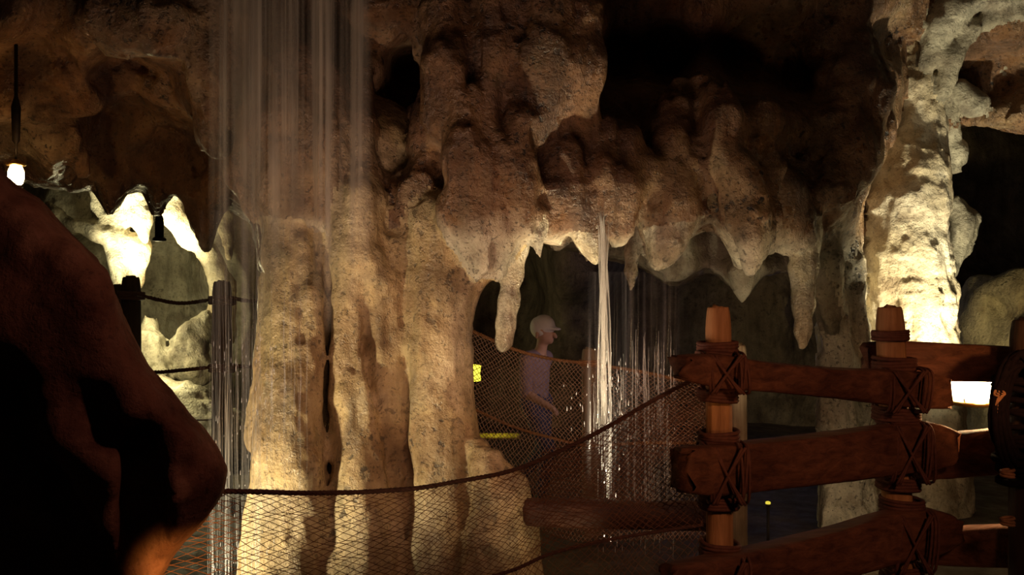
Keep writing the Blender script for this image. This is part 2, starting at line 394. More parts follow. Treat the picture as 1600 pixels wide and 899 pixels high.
# folds and ribs in the curtain
for pts in ([(1110,130,5.3,26),(1135,190,5.15,22),(1150,260,5.1,24),(1165,340,5.05,30)],
            [(1060,150,5.4,30),(1040,230,5.3,40),(1045,320,5.15,50)],
            [(1190,170,5.4,26),(1200,250,5.4,24),(1190,340,5.2,22),(1180,390,5.1,14)],
            [(1225,300,5.6,30),(1245,370,5.7,26)],
            [(965,230,5.1,40),(955,300,5.0,36),(945,350,4.95,26)],
            [(1015,262,5.05,14),(985,300,5.0,12),(965,330,5.0,14),(948,370,4.95,13)],
            [(880,250,5.0,34),(880,320,4.95,34)],
            [(815,190,4.8,24),(800,270,4.75,28),(800,340,4.8,30)],
            [(735,160,4.8,30),(735,240,4.75,36),(740,330,4.8,44),(750,390,4.85,30)],
            [(770,-20,4.85,20),(772,90,4.8,18),(762,130,4.82,14)],
            [(690,20,4.9,26),(700,100,4.8,24),(690,180,4.85,26)],
            [(850,10,4.9,40),(850,100,4.85,36),(835,180,4.9,30)],
            [(905,20,5.0,36),(900,110,4.95,34),(915,200,5.1,26)],
            [(560,120,5.15,16),(560,200,5.05,20),(570,300,4.95,26)],
            [(575,20,5.2,26),(660,10,5.2,24),(670,120,5.2,20),(665,200,5.1,18)],
            [(640,340,5.0,20),(650,300,5.0,14),(665,230,5.05,12)],
            [(460,110,5.0,46),(440,200,4.9,40),(440,300,4.9,40)],
            [(510,130,5.0,26),(505,220,4.9,30),(510,310,4.9,30)],
            [(395,180,5.05,30),(390,260,5.0,26),(398,320,5.0,20)],
            [(330,20,5.1,50),(340,110,5.1,40),(350,200,5.2,36)],
            [(200,115,5.7,14),(260,140,5.6,14),(330,170,5.4,16)],
            [(200,115,5.7,14),(140,150,5.6,16),(60,180,5.5,18)],
            [(250,40,4.9,50),(180,30,5.0,50)],
            [(0,228,5.9,20),(40,214,5.85,18),(85,214,5.8,16),(112,235,5.8,14),(130,268,5.85,9)],
            [(1300,60,6.3,50),(1340,150,6.1,44),(1330,240,6.0,40),(1300,300,5.9,36)],
            [(1380,120,6.4,20),(1370,200,6.3,18),(1335,280,6.2,16)],
            [(1290,300,5.85,20),(1240,340,5.7,18)],
            [(1318,420,6.4,26),(1315,520,6.4,30),(1322,660,6.4,40)],
            [(1300,420,6.1,16),(1306,490,6.15,16),(1306,570,6.2,16),(1304,660,6.2,20)]):
    vol.strand(pts,GWALL,k=.11)
# hollows
for pts in ([(632,60,5.1,24),(632,120,5.2,30),(640,175,5.3,20)],[(520,70,5.2,24),(525,100,5.3,20)],
            [(1240,225,5.35,26)],[(1000,318,5.0,16),(1002,345,5.0,12)],[(280,215,5.9,30),(250,230,5.9,24)],
            [(985,130,5.4,40),(1060,95,5.3,40),(1160,110,5.3,36),(1300,110,5.6,36)],
            [(845,215,4.75,18),(860,255,4.8,14)],[(660,300,4.8,12),(655,350,4.8,10)]):
    vol.strand(pts,GWALL,k=.08,cut=True)
# the great flowstone column
for pts,k in (([(560,280,5.5,130),(560,450,5.5,125),(570,650,5.45,130),(590,950,5.3,175)],.05),
            ([(445,300,5.0,38),(446,400,4.95,34),(455,500,4.85,34),(452,600,4.8,44),(452,700,4.75,52),(448,800,4.7,62),(440,960,4.6,80)],.05),
            ([(470,380,4.9,18),(484,470,4.8,15),(484,560,4.75,17),(478,650,4.7,22),(468,740,4.63,32),(465,860,4.6,40),(465,950,4.58,44)],.03),
            ([(425,440,5.0,18),(428,560,4.9,24),(420,680,4.85,34)],.05),
            ([(515,380,4.95,20),(512,470,4.95,15),(514,600,5.0,14)],.04),
            ([(560,320,4.9,44),(552,400,4.85,34),(545,470,4.85,20),(540,540,4.85,18),(544,620,4.8,26),(556,700,4.78,36),(562,790,4.72,44),(560,950,4.65,64)],.035),
            ([(575,410,4.85,30),(590,440,4.85,20),(588,500,4.9,22),(600,580,4.9,26),(610,680,4.9,30),(620,800,4.85,34),(610,940,4.75,50)],.035),
            ([(610,390,4.95,28),(612,470,4.95,22),(622,540,4.97,18),(628,640,5.0,16)],.03),
            ([(690,360,5.0,60),(688,450,4.95,52),(684,550,4.92,52),(688,640,4.88,50),(690,690,4.86,56),(700,760,4.85,62),(695,950,4.8,86)],.04),
            ([(715,470,4.95,24),(745,425,4.92,19),(770,400,4.9,18),(800,375,4.9,18)],.05),
            ([(745,700,4.75,18),(762,730,4.65,28),(780,780,4.6,42),(778,840,4.55,54),(776,960,4.5,70)],.03),
            ([(775,710,4.62,10),(800,760,4.6,22),(812,820,4.58,24),(815,960,4.5,40)],.03),
            ([(655,440,4.97,16),(650,560,4.95,14),(648,700,4.93,20)],.04)):
    vol.strand(pts,GCOL,k=k)
for pts in ([(494,430,4.84,5),(497,560,4.76,6),(496,660,4.7,6),(494,740,4.64,7),(500,800,4.6,7),(514,910,4.55,9)],
            [(530,500,4.84,4),(528,580,4.78,5),(532,660,4.73,6),(540,760,4.68,7)],
            [(566,420,4.83,6),(556,500,4.8,5),(560,560,4.77,5),(572,650,4.73,6),(592,750,4.7,8),(625,830,4.74,10),(640,930,4.7,12)],
            [(616,440,4.86,6),(618,520,4.86,5),(628,600,4.84,6),(634,680,4.84,6)],
            [(420,430,4.88,6),(418,520,4.83,6),(412,620,4.78,8),(404,740,4.7,10),(396,860,4.6,12)],
            [(450,400,4.84,6),(462,500,4.74,6),(466,580,4.68,7),(455,700,4.6,8),(445,840,4.5,10)],
            [(590,520,4.84,5),(600,600,4.82,6),(612,700,4.8,6)],
            [(668,430,4.84,7),(662,540,4.78,6),(668,640,4.75,7),(664,760,4.7,8),(660,900,4.6,10)],
            [(716,480,4.86,6),(708,580,4.8,6),(716,660,4.78,7),(730,760,4.72,8)],
            [(765,720,4.56,5),(770,780,4.46,6),(762,860,4.4,7)]):
    vol.strand(pts,GCOL,k=.03)
for pts in ([(630,560,4.82,7),(634,640,4.8,9),(640,760,4.78,10),(640,900,4.7,8)],[(500,470,4.72,6),(508,560,4.72,9),(508,660,4.68,10),(512,740,4.62,7)],[(570,480,4.78,5),(574,560,4.8,6)]):
    vol.strand(pts,GCOL,k=.04,cut=True)
# bright pillar at the right with its knobs and arch
vol.strand([(1436,-40,6.95,30),(1437,60,6.95,30),(1437,140,6.95,32),(1435,200,6.95,34),(1420,260,6.95,52),(1411,320,6.95,60),(1411,400,6.95,62),(1418,470,6.95,64),(1425,560,6.95,68),(1430,720,6.9,76),(1430,950,6.85,90)],GPIL,k=.04)
vol.strand([(1470,130,7.1,12),(1482,190,7.2,10),(1490,240,7.25,14),(1484,258,7.25,10)],GKNOB,k=.03)
vol.strand([(1486,325,7.3,14),(1500,350,7.3,22),(1494,385,7.3,18),(1480,420,7.25,14),(1462,420,7.1,14)],GKNOB,k=.03)
vol.strand([(1455,90,6.75,14),(1470,40,6.65,18),(1500,10,6.6,20),(1560,-8,6.55,18),(1640,-20,6.5,18)],GARCH,k=.05)
vol.strand([(1475,140,6.8,14),(1490,90,6.7,16),(1520,45,6.65,15),(1570,14,6.6,14),(1640,10,6.55,14)],GARCH,k=.04)
vol.strand([(1550,110,7.3,48),(1600,100,7.3,60)],GARCH,k=.06)
vol.strand([(1500,140,7.0,18),(1520,160,7.0,20)],GARCH,k=.05)
# stalactites
STAL=[
 ([(808,385,4.95,20),(800,430,4.93,14),(796,470,4.9,13),(790,505,4.9,12.5),(788,535,4.9,10),(786,541,4.9,7)],M['tip'],'long wet stalactite hanging just right of the big column'),
 ([(834,345,4.82,13),(838,370,4.8,9),(843,399,4.78,3.5)],M['tip'],'tiny white stalactite spike right of the long wet one'),
 ([(905,345,4.98,24),(918,372,4.95,20),(927,395,4.93,14),(931,409,4.93,7)],M['tip'],'blunt wet stalactite just left of the thin falling stream'),
 ([(992,330,5.6,14),(988,395,5.55,8),(987,425,5.53,6),(986,452,5.5,2.8)],M['tip'],'thin pointed stalactite just right of the thin falling stream'),
 ([(1050,345,5.15,42),(1042,378,5.1,28),(1032,398,5.1,17),(1028,410,5.1,8)],M['tip'],'broad pale blunt stalactite lobe in the middle of the rock curtain'),
 ([(1166,330,5.05,28),(1170,375,5.0,20),(1172,405,5.0,13),(1172,424,5.0,8)],M['rock'],'brown ribbed stalactite with a pale tip above the dark passage'),
 ([(1158,425,5.85,20),(1160,450,5.85,12),(1160,468,5.85,4)],M['grey'],'small grey stalactite behind the brown ribbed one'),
 ([(1258,360,5.75,26),(1256,420,5.7,19),(1256,475,5.65,14),(1255,515,5.62,10),(1253,542,5.6,5.5)],M['tip'],'tall narrow stalactite hanging above the top fence rail'),
]
for i,(pts,mt,lb) in enumerate(STAL): vol.strand(pts,S0+i,k=.045)
def main_rough(x,y,z,g):
    wx=x+.12*vnoise(x*3,y*3,z*2+7); wy=y+.12*vnoise(x*3+9,y*3,z*2)
    big=fbm(wx,wy,z*.45,2.8,2)
    st=fbm(wx,wy,z*.25,9,3,.55)
    lump=fbm(wx,wy,z*.8,7,4,.55)
    fl=fbm(wx+5,wy,z*.12,13,2,.5,True)
    rid=fbm(wx+3,wy,z*.7,5,3,.5,True)
    A=np.where(g==GWALL,1.0,np.where(g==GCOL,.45,np.where(g>=S0,.3,.7)))
    pil=np.where((g==GPIL)|(g==GKNOB),1.0,0.0)
    return A*(.04*big+.022*st+.02*lump+.016*rid+.022*fl)+pil*(.02*fbm(x,y,z*1.3,9,3,.6,True))+.006*vnoise(x*24,y*24,z*18)
vol.roughen(main_rough)
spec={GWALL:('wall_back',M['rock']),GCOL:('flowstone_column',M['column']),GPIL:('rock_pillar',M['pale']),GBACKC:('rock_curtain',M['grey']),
      GKNOB:('rock_knob',M['grey']),GARCH:('rock_arch',M['grey'])}
for i,(pts,mt,lb) in enumerate(STAL): spec[S0+i]=('stalactite' if i==0 else 'stalactite.%03d'%i,mt)
ob=vol.build(spec); del vol
ob[GWALL]['kind']='structure'
tag(ob[GCOL],'massive fluted cream and brown flowstone column rising from floor to ceiling','rock column')
tag(ob[GPIL],'brightly lit pale rock pillar at the right behind the fence','rock column')
tag(ob[GBACKC],'grey ragged rock curtain hanging behind the brown stalactites','rock')
ob[GKNOB].parent=ob[GPIL]; ob[GKNOB].name='knob'; ob[GKNOB]['label']='grey rough knobs on the right side'
tag(ob[GARCH],'grey rock arch curving away from the top of the bright pillar','rock')
for i,(pts,mt,lb) in enumerate(STAL):
    if S0+i in ob: tag(ob[S0+i],lb,'stalactite')

# ------------------------------------------------------------------ near outcrop at the left
vo=Vol(-2.3,-.55,1.7,3.5,-.1,2.1,.014)
vo.layer([(-400,200),(-10,255),(20,290),(60,312),(95,350),(135,388),(165,425),(182,470),(200,520),(228,572),(262,608),(300,655),(335,695),(352,735),(346,772),(318,812),(285,848),(266,875),(252,905),(230,1100),(-400,1100)],
  [(0,330,2.5),(60,400,2.47),(100,500,2.43),(60,520,2.43),(150,560,2.43),(120,640,2.43),(200,640,2.42),(260,690,2.45),(320,740,2.5),(300,800,2.5),(100,800,2.5),(0,900,2.5),(180,700,2.45),(190,860,2.5),(270,780,2.44)],3.3,1,k=.12,dk=(2.4,300.))
vo.layer([(-500,560),(0,566),(44,592),(64,690),(112,740),(155,820),(182,900),(200,1200),(-500,1200)],[(0,700,1.0),(100,900,1.0)],2.8,1,k=.03,kk=.05,cut=True)
vo.layer([(205,670),(232,658),(254,700),(265,760),(263,830),(250,880),(235,1000),(195,1000),(186,860),(180,780),(190,700)],[(200,700,1.0),(240,900,1.0)],2.56,1,k=.03,kk=.04,cut=True)
vo.strand([(140,640,2.44,22),(175,690,2.44,20)],1,k=.06,cut=True)
vo.roughen(lambda x,y,z,g:.018*fbm(x,y,z,3.0,3,.5)+.009*fbm(x,y,z,14,3,.6))
ob=vo.build({1:('rock_outcrop',M['red'])}); del vo
tag(ob[1],'dark red brown rock outcrop sloping across the near left foreground','rock')

# ------------------------------------------------------------------ lit grotto at the back left
vb=Vol(-6.6,-1.9,7.6,11.6,-.1,4.4,.033)
vb.layer([(-700,-300),(-700,1200),(520,1200),(520,-300)],[(0,300,10.2),(100,330,9.6),(100,420,10.2),(150,400,10.4),(220,330,9.9),(275,320,9.9),(270,400,10.6),(270,450,10.6),(345,430,10.1),(360,380,9.9),(420,400,9.8),(200,500,10.4),(300,520,10.6),(280,620,10.0),(100,150,9.4),(300,150,9.6),(450,600,9.6),(0,600,10),(300,250,9.8)],11.5,1,k=.1)
vb.strand([(75,318,9.2,8),(90,335,9.2,12),(115,352,9.2,15),(150,362,9.2,16),(180,372,9.2,14),(184,440,9.2,12)],1,k=.06)
vb.strand([(150,300,9.3,10),(158,330,9.3,12),(185,345,9.3,18),(205,320,9.3,24)],1,k=.08)
W0=10
WST=[([(212,240,9.4,30),(212,300,9.2,26),(218,340,9.15,22),(226,375,9.1,9)],'white stalactite glowing at left of the small hanging lantern'),
     ([(280,240,9.5,22),(276,300,9.3,16),(272,335,9.3,24),(300,365,9.4,24),(325,400,9.5,18),(345,445,9.5,22),(345,520,9.6,26)],'white stalactite flaring into a pale arch at right of the small hanging lantern'),
     ([(350,240,9.2,22),(352,300,9.0,14),(352,330,8.9,10),(354,360,8.9,8),(358,400,8.9,6.5),(358,432,8.9,5)],'slender white stalactite near the left edge of the waterfall'),
     ([(216,385,9.3,22),(214,402,9.3,18),(211,418,9.3,8),(214,440,9.3,8)],'bright white rounded rock boss under the left stalactite')]
for i,(p,l) in enumerate(WST): vb.strand(p,W0+i,k=.05)
BOU=[([(235,510,9.2,14),(232,545,9.1,26),(236,580,9.0,30)],'white crusted boulder beside the dark left rope post'),
     ([(322,500,9.3,14),(300,535,9.2,26),(280,555,9.1,18),(300,575,9.1,26)],'rounded crusted boulder between the two rope posts'),
     ([(250,640,8.7,50),(290,650,8.7,46),(340,690,8.6,50),(200,700,8.6,60)],'yellow lit mound of rock below the lower rope at left')]
for i,(p,l) in enumerate(BOU): vb.strand(p,W0+10+i,k=.05)
vb.strand([(265,395,9.7,30),(262,440,9.7,34)],1,k=.08,cut=True)
vb.roughen(lambda x,y,z,g:.07*fbm(x,y,z*.7,2.6,4,.5)+np.where(g>=W0+10,.05,.02)*fbm(x,y,z,9,3,.6,True))
spec={1:('wall_left',M['grey'])}
for i in range(len(WST)): spec[W0+i]=('pale_stalactite' if i<3 else 'rock_boss',M['pale'])
for i in range(len(BOU)): spec[W0+10+i]=('boulder',M['grey'])
ob=vb.build(spec); del vb
ob[1]['kind']='structure'
for i,(p,l) in enumerate(WST): tag(ob[W0+i],l,'stalactite' if i<3 else 'rock')
for i,(p,l) in enumerate(BOU): tag(ob[W0+10+i],l,'boulder')

# ------------------------------------------------------------------ dark far cave: centre and right
vr=Vol(-2.0,6.6,8.0,12.2,-.1,5.0,.05)
vr.layer([(500,-400),(500,1300),(2100,1300),(2100,-400)],[(700,500,11.5),(800,450,11.5),(900,430,10),(920,500,10.4),(1000,500,11.5),(1100,550,11.5),(1200,500,11.6),(1300,500,11),(1500,300,11.8),(1600,300,11.8),(1450,600,10.2),(1600,700,10.2),(1550,780,10.0)],12.1,1,k=.1)
vr.strand([(1545,450,8.7,14),(1590,450,8.6,24),(1680,470,8.6,50)],2,k=.1)
vr.strand([(1530,450,8.9,20),(1545,495,8.9,40),(1545,620,8.8,60),(1540,700,8.7,60),(1640,560,8.6,90)],2,k=.15)
vr.roughen(lambda x,y,z,g:.1*fbm(x,y,z,2.2,4,.55))
ob=vr.build({1:('wall_far',M['back']),2:('boulder',M['grey'])}); del vr
ob[1]['kind']='structure'
tag(ob[2],'yellowish lit boulder behind the lantern at the far right','boulder')

# floor and far ceiling
def sheet(name,x0,x1,y0,y1,z,amp,mat,st=.12):
    nx=int((x1-x0)/st); ny=int((y1-y0)/st)
    X,Y=np.meshgrid(np.linspace(x0,x1,nx+1),np.linspace(y0,y1,ny+1),indexing='ij')
    Z=z+amp*fbm(X.ravel(),Y.ravel(),X.ravel()*0,1.3,4).reshape(X.shape)
    V=np.stack([X,Y,Z],-1).reshape(-1,3); i=np.arange(nx)[:,None]*(ny+1)+np.arange(ny)[None,:]
    Q=np.stack([i,i+ny+1,i+ny+2,i+1],-1).reshape(-1,4)
    o=link_mesh(name,mesh_np(name,V,Q),mat); o['kind']='structure'; return o
sheet('floor',-7,7,-1.5,12.3,-.04,.05,M['floor'])
sheet('ceiling',-7,7,3.0,12.3,4.3,.25,M['back'],.2)
#==PROPS==
# ------------------------------------------------------------------ timber pieces
def timber(path, secs, seed=0, n=14, amp=.006, sub=8, sq=3.2, ragged=.012):
    """a rough-hewn log or plank: path of points, secs = (half height, half thickness) at each point"""
    rnd=random.Random(seed); P=smooth_path(path,sub); m=len(P); rings=[]
    hs=[secs[min(int(i/sub),len(secs)-1)] for i in range(m)]
    t=(P[-1]-P[0]).normalized()
    back=Vector((0,1,0)); back=(back-t*back.dot(t)).normalized(); side=t.cross(back)
    ph=[rnd.uniform(0,6) for _ in range(8)]
    for i in range(m):
        q=i/(m-1)*(len(secs)-1); a=min(int(q),len(secs)-2); f=q-a
        H=secs[a][0]*(1-f)+secs[a+1][0]*f; T=secs[a][1]*(1-f)+secs[a+1][1]*f
        r=[]
        for k in range(n):
            an=2*math.pi*k/n; c,s=math.cos(an),math.sin(an)
            e=2/sq; x=abs(c)**e*(1 if c>0 else -1); y=abs(s)**e*(1 if s>0 else -1)
            dd=1+amp*7*(math.sin(3*an+ph[0]+i*.13)*.5+math.sin(5*an+ph[1]-i*.21)*.3+rnd.uniform(-.3,.3))
            p=P[i]+side*(H*x*dd)+back*(T*y*dd)
            if i in (0,m-1): p+=t*rnd.uniform(-ragged,ragged)*(1 if i else -1)
            r.append(p)
        rings.append(r)
    # slightly shrunken end rings give a chamfered end
    def cap(r,d):
        c=sum((Vector(p) for p in r),Vector())/len(r)
        return [c+(Vector(p)-c)*.8+t*d for p in r]
    rings=[cap(rings[0],-.008)]+rings+[cap(rings[-1],.008)]
    b=MB(); b.ring_loft(rings); return b
def post_piece(px, py0, Y, width, z_bot=0.0, px_bot=None, seed=0, taper=.55):
    top=at(px,py0,Y); bot=Vector((top.x if px_bot is None else (px_bot-800)/F*Y, Y, z_bot))
    mid=top.lerp(bot,.5); sh=top.lerp(bot,.05)
    w=width*Y/F/2
    return timber([top,sh,mid,bot],[(w*taper,w*taper),(w,w*.95),(w*1.05,w),(w*1.1,w)],seed,n=12,sq=2.5,amp=.004)
def lashing(b, c, w, d, h, turns, r, seed=0, tilt=.1):
    """horizontal rope turns wound about a post: centre c, half width w, half depth d, height h"""
    rnd=random.Random(seed)
    for k in range(turns):
        z=c.z-h/2+h*(k+.5)/turns; tl=rnd.uniform(-tilt,tilt); pts=[]
        for j in range(20):
            a=2*math.pi*j/20; cx=abs(math.cos(a))**.7*(1 if math.cos(a)>0 else -1); cy=abs(math.sin(a))**.7*(1 if math.sin(a)>0 else -1)
            pts.append((c.x+(w+r)*cx*1.02, c.y+(d+r)*cy*1.02, z+tl*w*cx+rnd.uniform(-.1,.1)*r))
        b.tube(pts,r,5,closed=True)
def vlash(b, x, c, d, h, r, dx=0):
    """one rope turn passing over the front of a rail and behind the post: a tall loop"""
    pts=[]
    for j in range(18):
        a=2*math.pi*j/18; cy=abs(math.cos(a))**.5*(1 if math.cos(a)>0 else -1); cz=abs(math.sin(a))**.6*(1 if math.sin(a)>0 else -1)
        pts.append((x+dx*cz, c.y-(d+r)*cy, c.z+(h+r)*cz))
    b.tube(pts,r,5,closed=True)
def twist(b, path, r, per=.045, strands=3, sub=None):
    """laid rope: strands twisted around the path"""
    P=[Vector(p) for p in path]; Q=[P[0]]; step=per/5
    for a,c in zip(P[:-1],P[1:]):
        n=max(1,int((c-a).length/step))
        for k in range(1,n+1): Q.append(a.lerp(c,k/n))
    for s in range(strands):
        L=0; pts=[]
        for i,p in enumerate(Q):
            if i: L+=(p-Q[i-1]).length
            t=(Q[min(i+1,len(Q)-1)]-Q[max(i-1,0)]).normalized(); u=t.cross(Vector((0,1,.2))).normalized(); w=t.cross(u)
            a=2*math.pi*(L/per+s/strands); pts.append(p+(u*math.cos(a)+w*math.sin(a))*r*.52)
        b.tube(pts,r*.58,5)

# ------------------------------------------------------------------ right wooden fence: near panel
YF1=3.4; YF2=3.75
fence=empty('wooden_fence',at(1120,0,YF1)*1); fence.location=(at(1120,0,YF1).x,YF1,0)
tag(fence,'near rope lashed timber fence with three rough rails and two posts','fence')
P1=post_piece(1122,482,YF1,40,px_bot=1126,seed=1).build('post',M['postwood'],fence)
P2=post_piece(1390,482,YF2,42,px_bot=1412,seed=2).build('post',M['postwood'],fence)
yr1,yr2=YF1-.085,YF2-.09
def rail(pts, th, seed, name='rail', mat=None, par=fence):
    """pts: (px, py top, py bottom, Y)"""
    path=[at(p[0],(p[1]+p[2])/2,p[3]) for p in pts]
    secs=[((p[2]-p[1])/2*p[3]/F,th) for p in pts]
    return timber(path,secs,seed,n=20,amp=.005,sq=6.5,ragged=.025).build(name,mat or M['wood'],par)
def lrp(px): return yr1+(px-1120)/(1390-1120)*(yr2-yr1)
rail([(1062,556,592,lrp(1062)),(1120,553,606,lrp(1120)),(1200,566,612,lrp(1200)),(1300,575,622,lrp(1300)),(1390,578,634,lrp(1390)),(1440,582,638,lrp(1440)),(1472,590,638,lrp(1472))],.045,11)
rail([(1066,700,768,lrp(1066)),(1120,694,772,lrp(1120)),(1200,687,764,lrp(1200)),(1300,676,754,lrp(1300)),(1390,664,742,lrp(1390)),(1450,660,734,lrp(1450)),(1482,672,722,lrp(1482))],.05,12)
rail([(1045,884,960,lrp(1045)),(1120,866,950,lrp(1120)),(1200,850,930,lrp(1200)),(1300,826,905,lrp(1300)),(1390,800,880,lrp(1390)),(1450,794,868,lrp(1450)),(1484,806,850,lrp(1484))],.05,13)
def knot(px, pyt, pyb, Yc, w, seed, par=fence, mat=None, halo=True, diag=True):
    b=MB(); Yp=Yc; s=Yp/F
    rnd=random.Random(seed)
    ct=at(px,pyt-12,Yp); lashing(b,ct,w*s*.55,w*s*.55,20*s,4,.0085,seed)
    cb=at(px,pyb+12,Yp); lashing(b,cb,w*s*.55,w*s*.55,20*s,4,.0085,seed+1)
    yc=(lrp(px)+Yp)/2-.01; c=at(px,(pyt+pyb)/2,Yp); c.y=yc
    h=(pyb-pyt)/2*s; d=(Yp-lrp(px))/2+.05
    for q in (-.62,-.5,.5,.62,.74):
        vlash(b,c.x+q*w*s,c,d,h+.01,.0055,rnd.uniform(-.012,.012))
    if diag:
        for sg in (-1,1):
            yf=lrp(px)-.058
            for o_ in (0,.012):
                pts=[Vector((c.x-sg*.5*w*s+o_,yf,c.z-h-.012)),Vector((c.x,yf-.006,c.z+.0)),Vector((c.x+sg*.5*w*s+o_,yf,c.z+h+.012))]
                b.tube(smooth_path(pts,5),.0055,5)
    return b.build('lashing',mat or M['lash'],par)
knot(1121,556,604,YF1,44,31,P1); knot(1123,695,771,YF1,44,32,P1); knot(1125,868,950,YF1,44,33,P1)
knot(1397,580,634,YF2,46,34,P2); knot(1403,664,742,YF2,46,35,P2); knot(1409,800,880,YF2,46,36,P2)
b=MB(); lashing(b,at(1391,524,YF2),.052,.052,.035,4,.008,5); b.build('lashing',M['lash'],P2)
# far panel right: rails behind the lantern side and the dark end post
YF3=3.62
f2=empty('wooden_fence',(at(1590,0,YF3).x,YF3,0))
tag(f2,'dark backlit timber fence panel continuing past the lantern to the right edge','fence')
rail([(1352,535,588,3.93),(1400,533,592,3.93),(1450,535,596,3.92),(1520,538,596,3.85),(1590,542,598,3.75),(1640,544,600,3.7)],.04,21,par=f2)
rail([(1420,694,752,3.93),(1480,678,748,3.92),(1540,672,742,3.85),(1600,664,735,3.75),(1640,660,730,3.7)],.04,22,par=f2)
rail([(1440,826,880,3.93),(1500,824,884,3.9),(1590,820,886,3.75),(1640,818,884,3.7)],.04,23,par=f2)
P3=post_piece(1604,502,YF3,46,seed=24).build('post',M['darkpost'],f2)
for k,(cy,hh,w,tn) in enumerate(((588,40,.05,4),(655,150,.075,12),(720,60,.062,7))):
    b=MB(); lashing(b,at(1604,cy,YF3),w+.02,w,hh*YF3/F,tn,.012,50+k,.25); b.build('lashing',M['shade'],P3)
b=MB()
c=at(1571,592,3.52); b.tube([(c.x+.022*math.cos(a),c.y,c.z+.03*math.sin(a)) for a in [2*math.pi*k/14 for k in range(14)]],.005,5,True)
for k in range(4):
    b.tube(smooth_path([at(1572-k*1.5,596,3.5),at(1562-k*3,606+k*3,3.49),at(1570-k*2,616+k*2,3.49),at(1558-k,624+k*3,3.49),at(1564-k*2,640+k*2,3.5)],5),.0045,5)
b.build('loose_rope',M['hemp'],f2)
for (cy) in (740,815):
    b=MB(); lashing(b,at(1574,cy,3.5),.014,.012,.03,3,.006,80,.4); b.build('loose_rope',M['hemp'],f2)
# coil of rope / sack of rope hung on the end post
rnd=random.Random(3); b=MB()
for k in range(16):
    c=at(1596+rnd.uniform(-5,5),640+rnd.uniform(-4,4),YF3-.09-.002*k); w=(26+rnd.uniform(-7,7))*YF3/F; h=(82+rnd.uniform(-14,8))*YF3/F
    ph=rnd.uniform(-.15,.15)
    b.tube([(c.x+w*math.cos(a)*1.25,c.y+.012*math.sin(2*a+k),c.z+h*math.sin(a+ph)) for a in [2*math.pi*j/22 for j in range(22)]],.012,6,True)
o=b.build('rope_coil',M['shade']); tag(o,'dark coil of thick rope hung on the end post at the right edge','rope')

# ------------------------------------------------------------------ lantern glowing under the far rail
YL=4.25; cl=at(1520,612,YL); s=YL/F
lan=empty('lantern',(cl.x,cl.y,cl.z-.07)); tag(lan,'bright glowing wide lantern with brass base under the far fence rail','lantern')
b=MB(); b.lathe((cl.x,cl.y,cl.z-.045),[(.035,-.02),(.085,-.016),(.1,-.004),(.1,.004),(.09,.008),(.06,.012)],28); b.build('base',M['brass'],lan)
b=MB(); b.lathe((cl.x,cl.y,cl.z),[(.065,-.034),(.115,-.02),(.138,.01),(.14,.04),(.12,.075),(.07,.105)],28); b.build('glass_globe',emit('lantern_glow',(1,.78,.42),18),lan)
b=MB(); b.lathe((cl.x,cl.y,cl.z),[(.075,.104),(.085,.11),(.06,.13),(.03,.15),(.012,.165),(.008,.18)],24); b.build('cap',M['iron'],lan)
for k in range(4):
    b=MB(); a=math.pi/4+k*math.pi/2; b.tube([(cl.x+.095*math.cos(a),cl.y+.095*math.sin(a),cl.z-.045),(cl.x+.13*math.cos(a),cl.y+.13*math.sin(a),cl.z+.03),(cl.x+.08*math.cos(a),cl.y+.08*math.sin(a),cl.z+.11)],.003,5); b.build('cage_wire',M['iron'],lan)
b=MB(); b.tube([(cl.x,cl.y,cl.z+.175),(cl.x,cl.y-.05,cl.z+.19),(cl.x+.02,cl.y-.3,cl.z+.15)],.006,6); b.build('hook',M['iron'],lan)

# ------------------------------------------------------------------ lantern at the upper left
YA=5.2; s=YA/F; ca=at(25,272,YA)
lan=empty('lantern',(ca.x,ca.y,ca.z-.07)); tag(lan,'small burning lantern hanging from a dark rod at the upper left edge','lantern')
b=MB(); b.lathe((ca.x,ca.y,ca.z),[(.018,-.066),(.034,-.05),(.042,-.02),(.04,.015),(.028,.045)],18); b.build('glass_globe',emit('flame_glow',(1,.66,.28),30),lan)
b=MB(); b.lathe((ca.x,ca.y,ca.z),[(.046,.044),(.052,.05),(.05,.056),(.03,.066),(.014,.08)],18); b.build('cap',M['brass'],lan)
b=MB(); b.lathe((ca.x,ca.y,ca.z),[(.02,-.075),(.036,-.072),(.036,-.062),(.02,-.06)],18); b.build('base',M['iron'],lan)
b=MB(); b.tube([(ca.x,ca.y,ca.z+.075),(ca.x,ca.y,ca.z+.16),(ca.x,ca.y,ca.z+.18),(ca.x,ca.y,ca.z+.36),(ca.x,ca.y,ca.z+.42),(ca.x,ca.y,ca.z+.7)],[.006,.006,.02,.026,.01,.01],10); b.build('hanging_rod',M['iron'],lan)

# unlit lantern silhouetted against the bright stalactites
YB=7.9; cb=at(249,352,YB); s=YB/F
lan=empty('lantern',(cb.x,cb.y,cb.z-.14)); tag(lan,'small black unlit lantern silhouetted between the white stalactites','lantern')
b=MB(); b.lathe((cb.x,cb.y,cb.z),[(.02,-.135),(.055,-.13),(.056,-.115),(.045,-.1)],16); b.build('base',M['iron'],lan)
b=MB(); b.lathe((cb.x,cb.y,cb.z),[(.036,-.1),(.036,.03),(.03,.045)],16); b.build('glass_globe',M['iron'],lan)
b=MB(); b.lathe((cb.x,cb.y,cb.z),[(.036,.04),(.03,.065),(.02,.085),(.008,.1)],16); b.build('cap',M['iron'],lan)
b=MB(); b.tube([(cb.x,cb.y,cb.z+.09),(cb.x-.01,cb.y,cb.z+.15),(cb.x,cb.y,cb.z+.19),(cb.x,cb.y,cb.z+1.0)],.007,6)
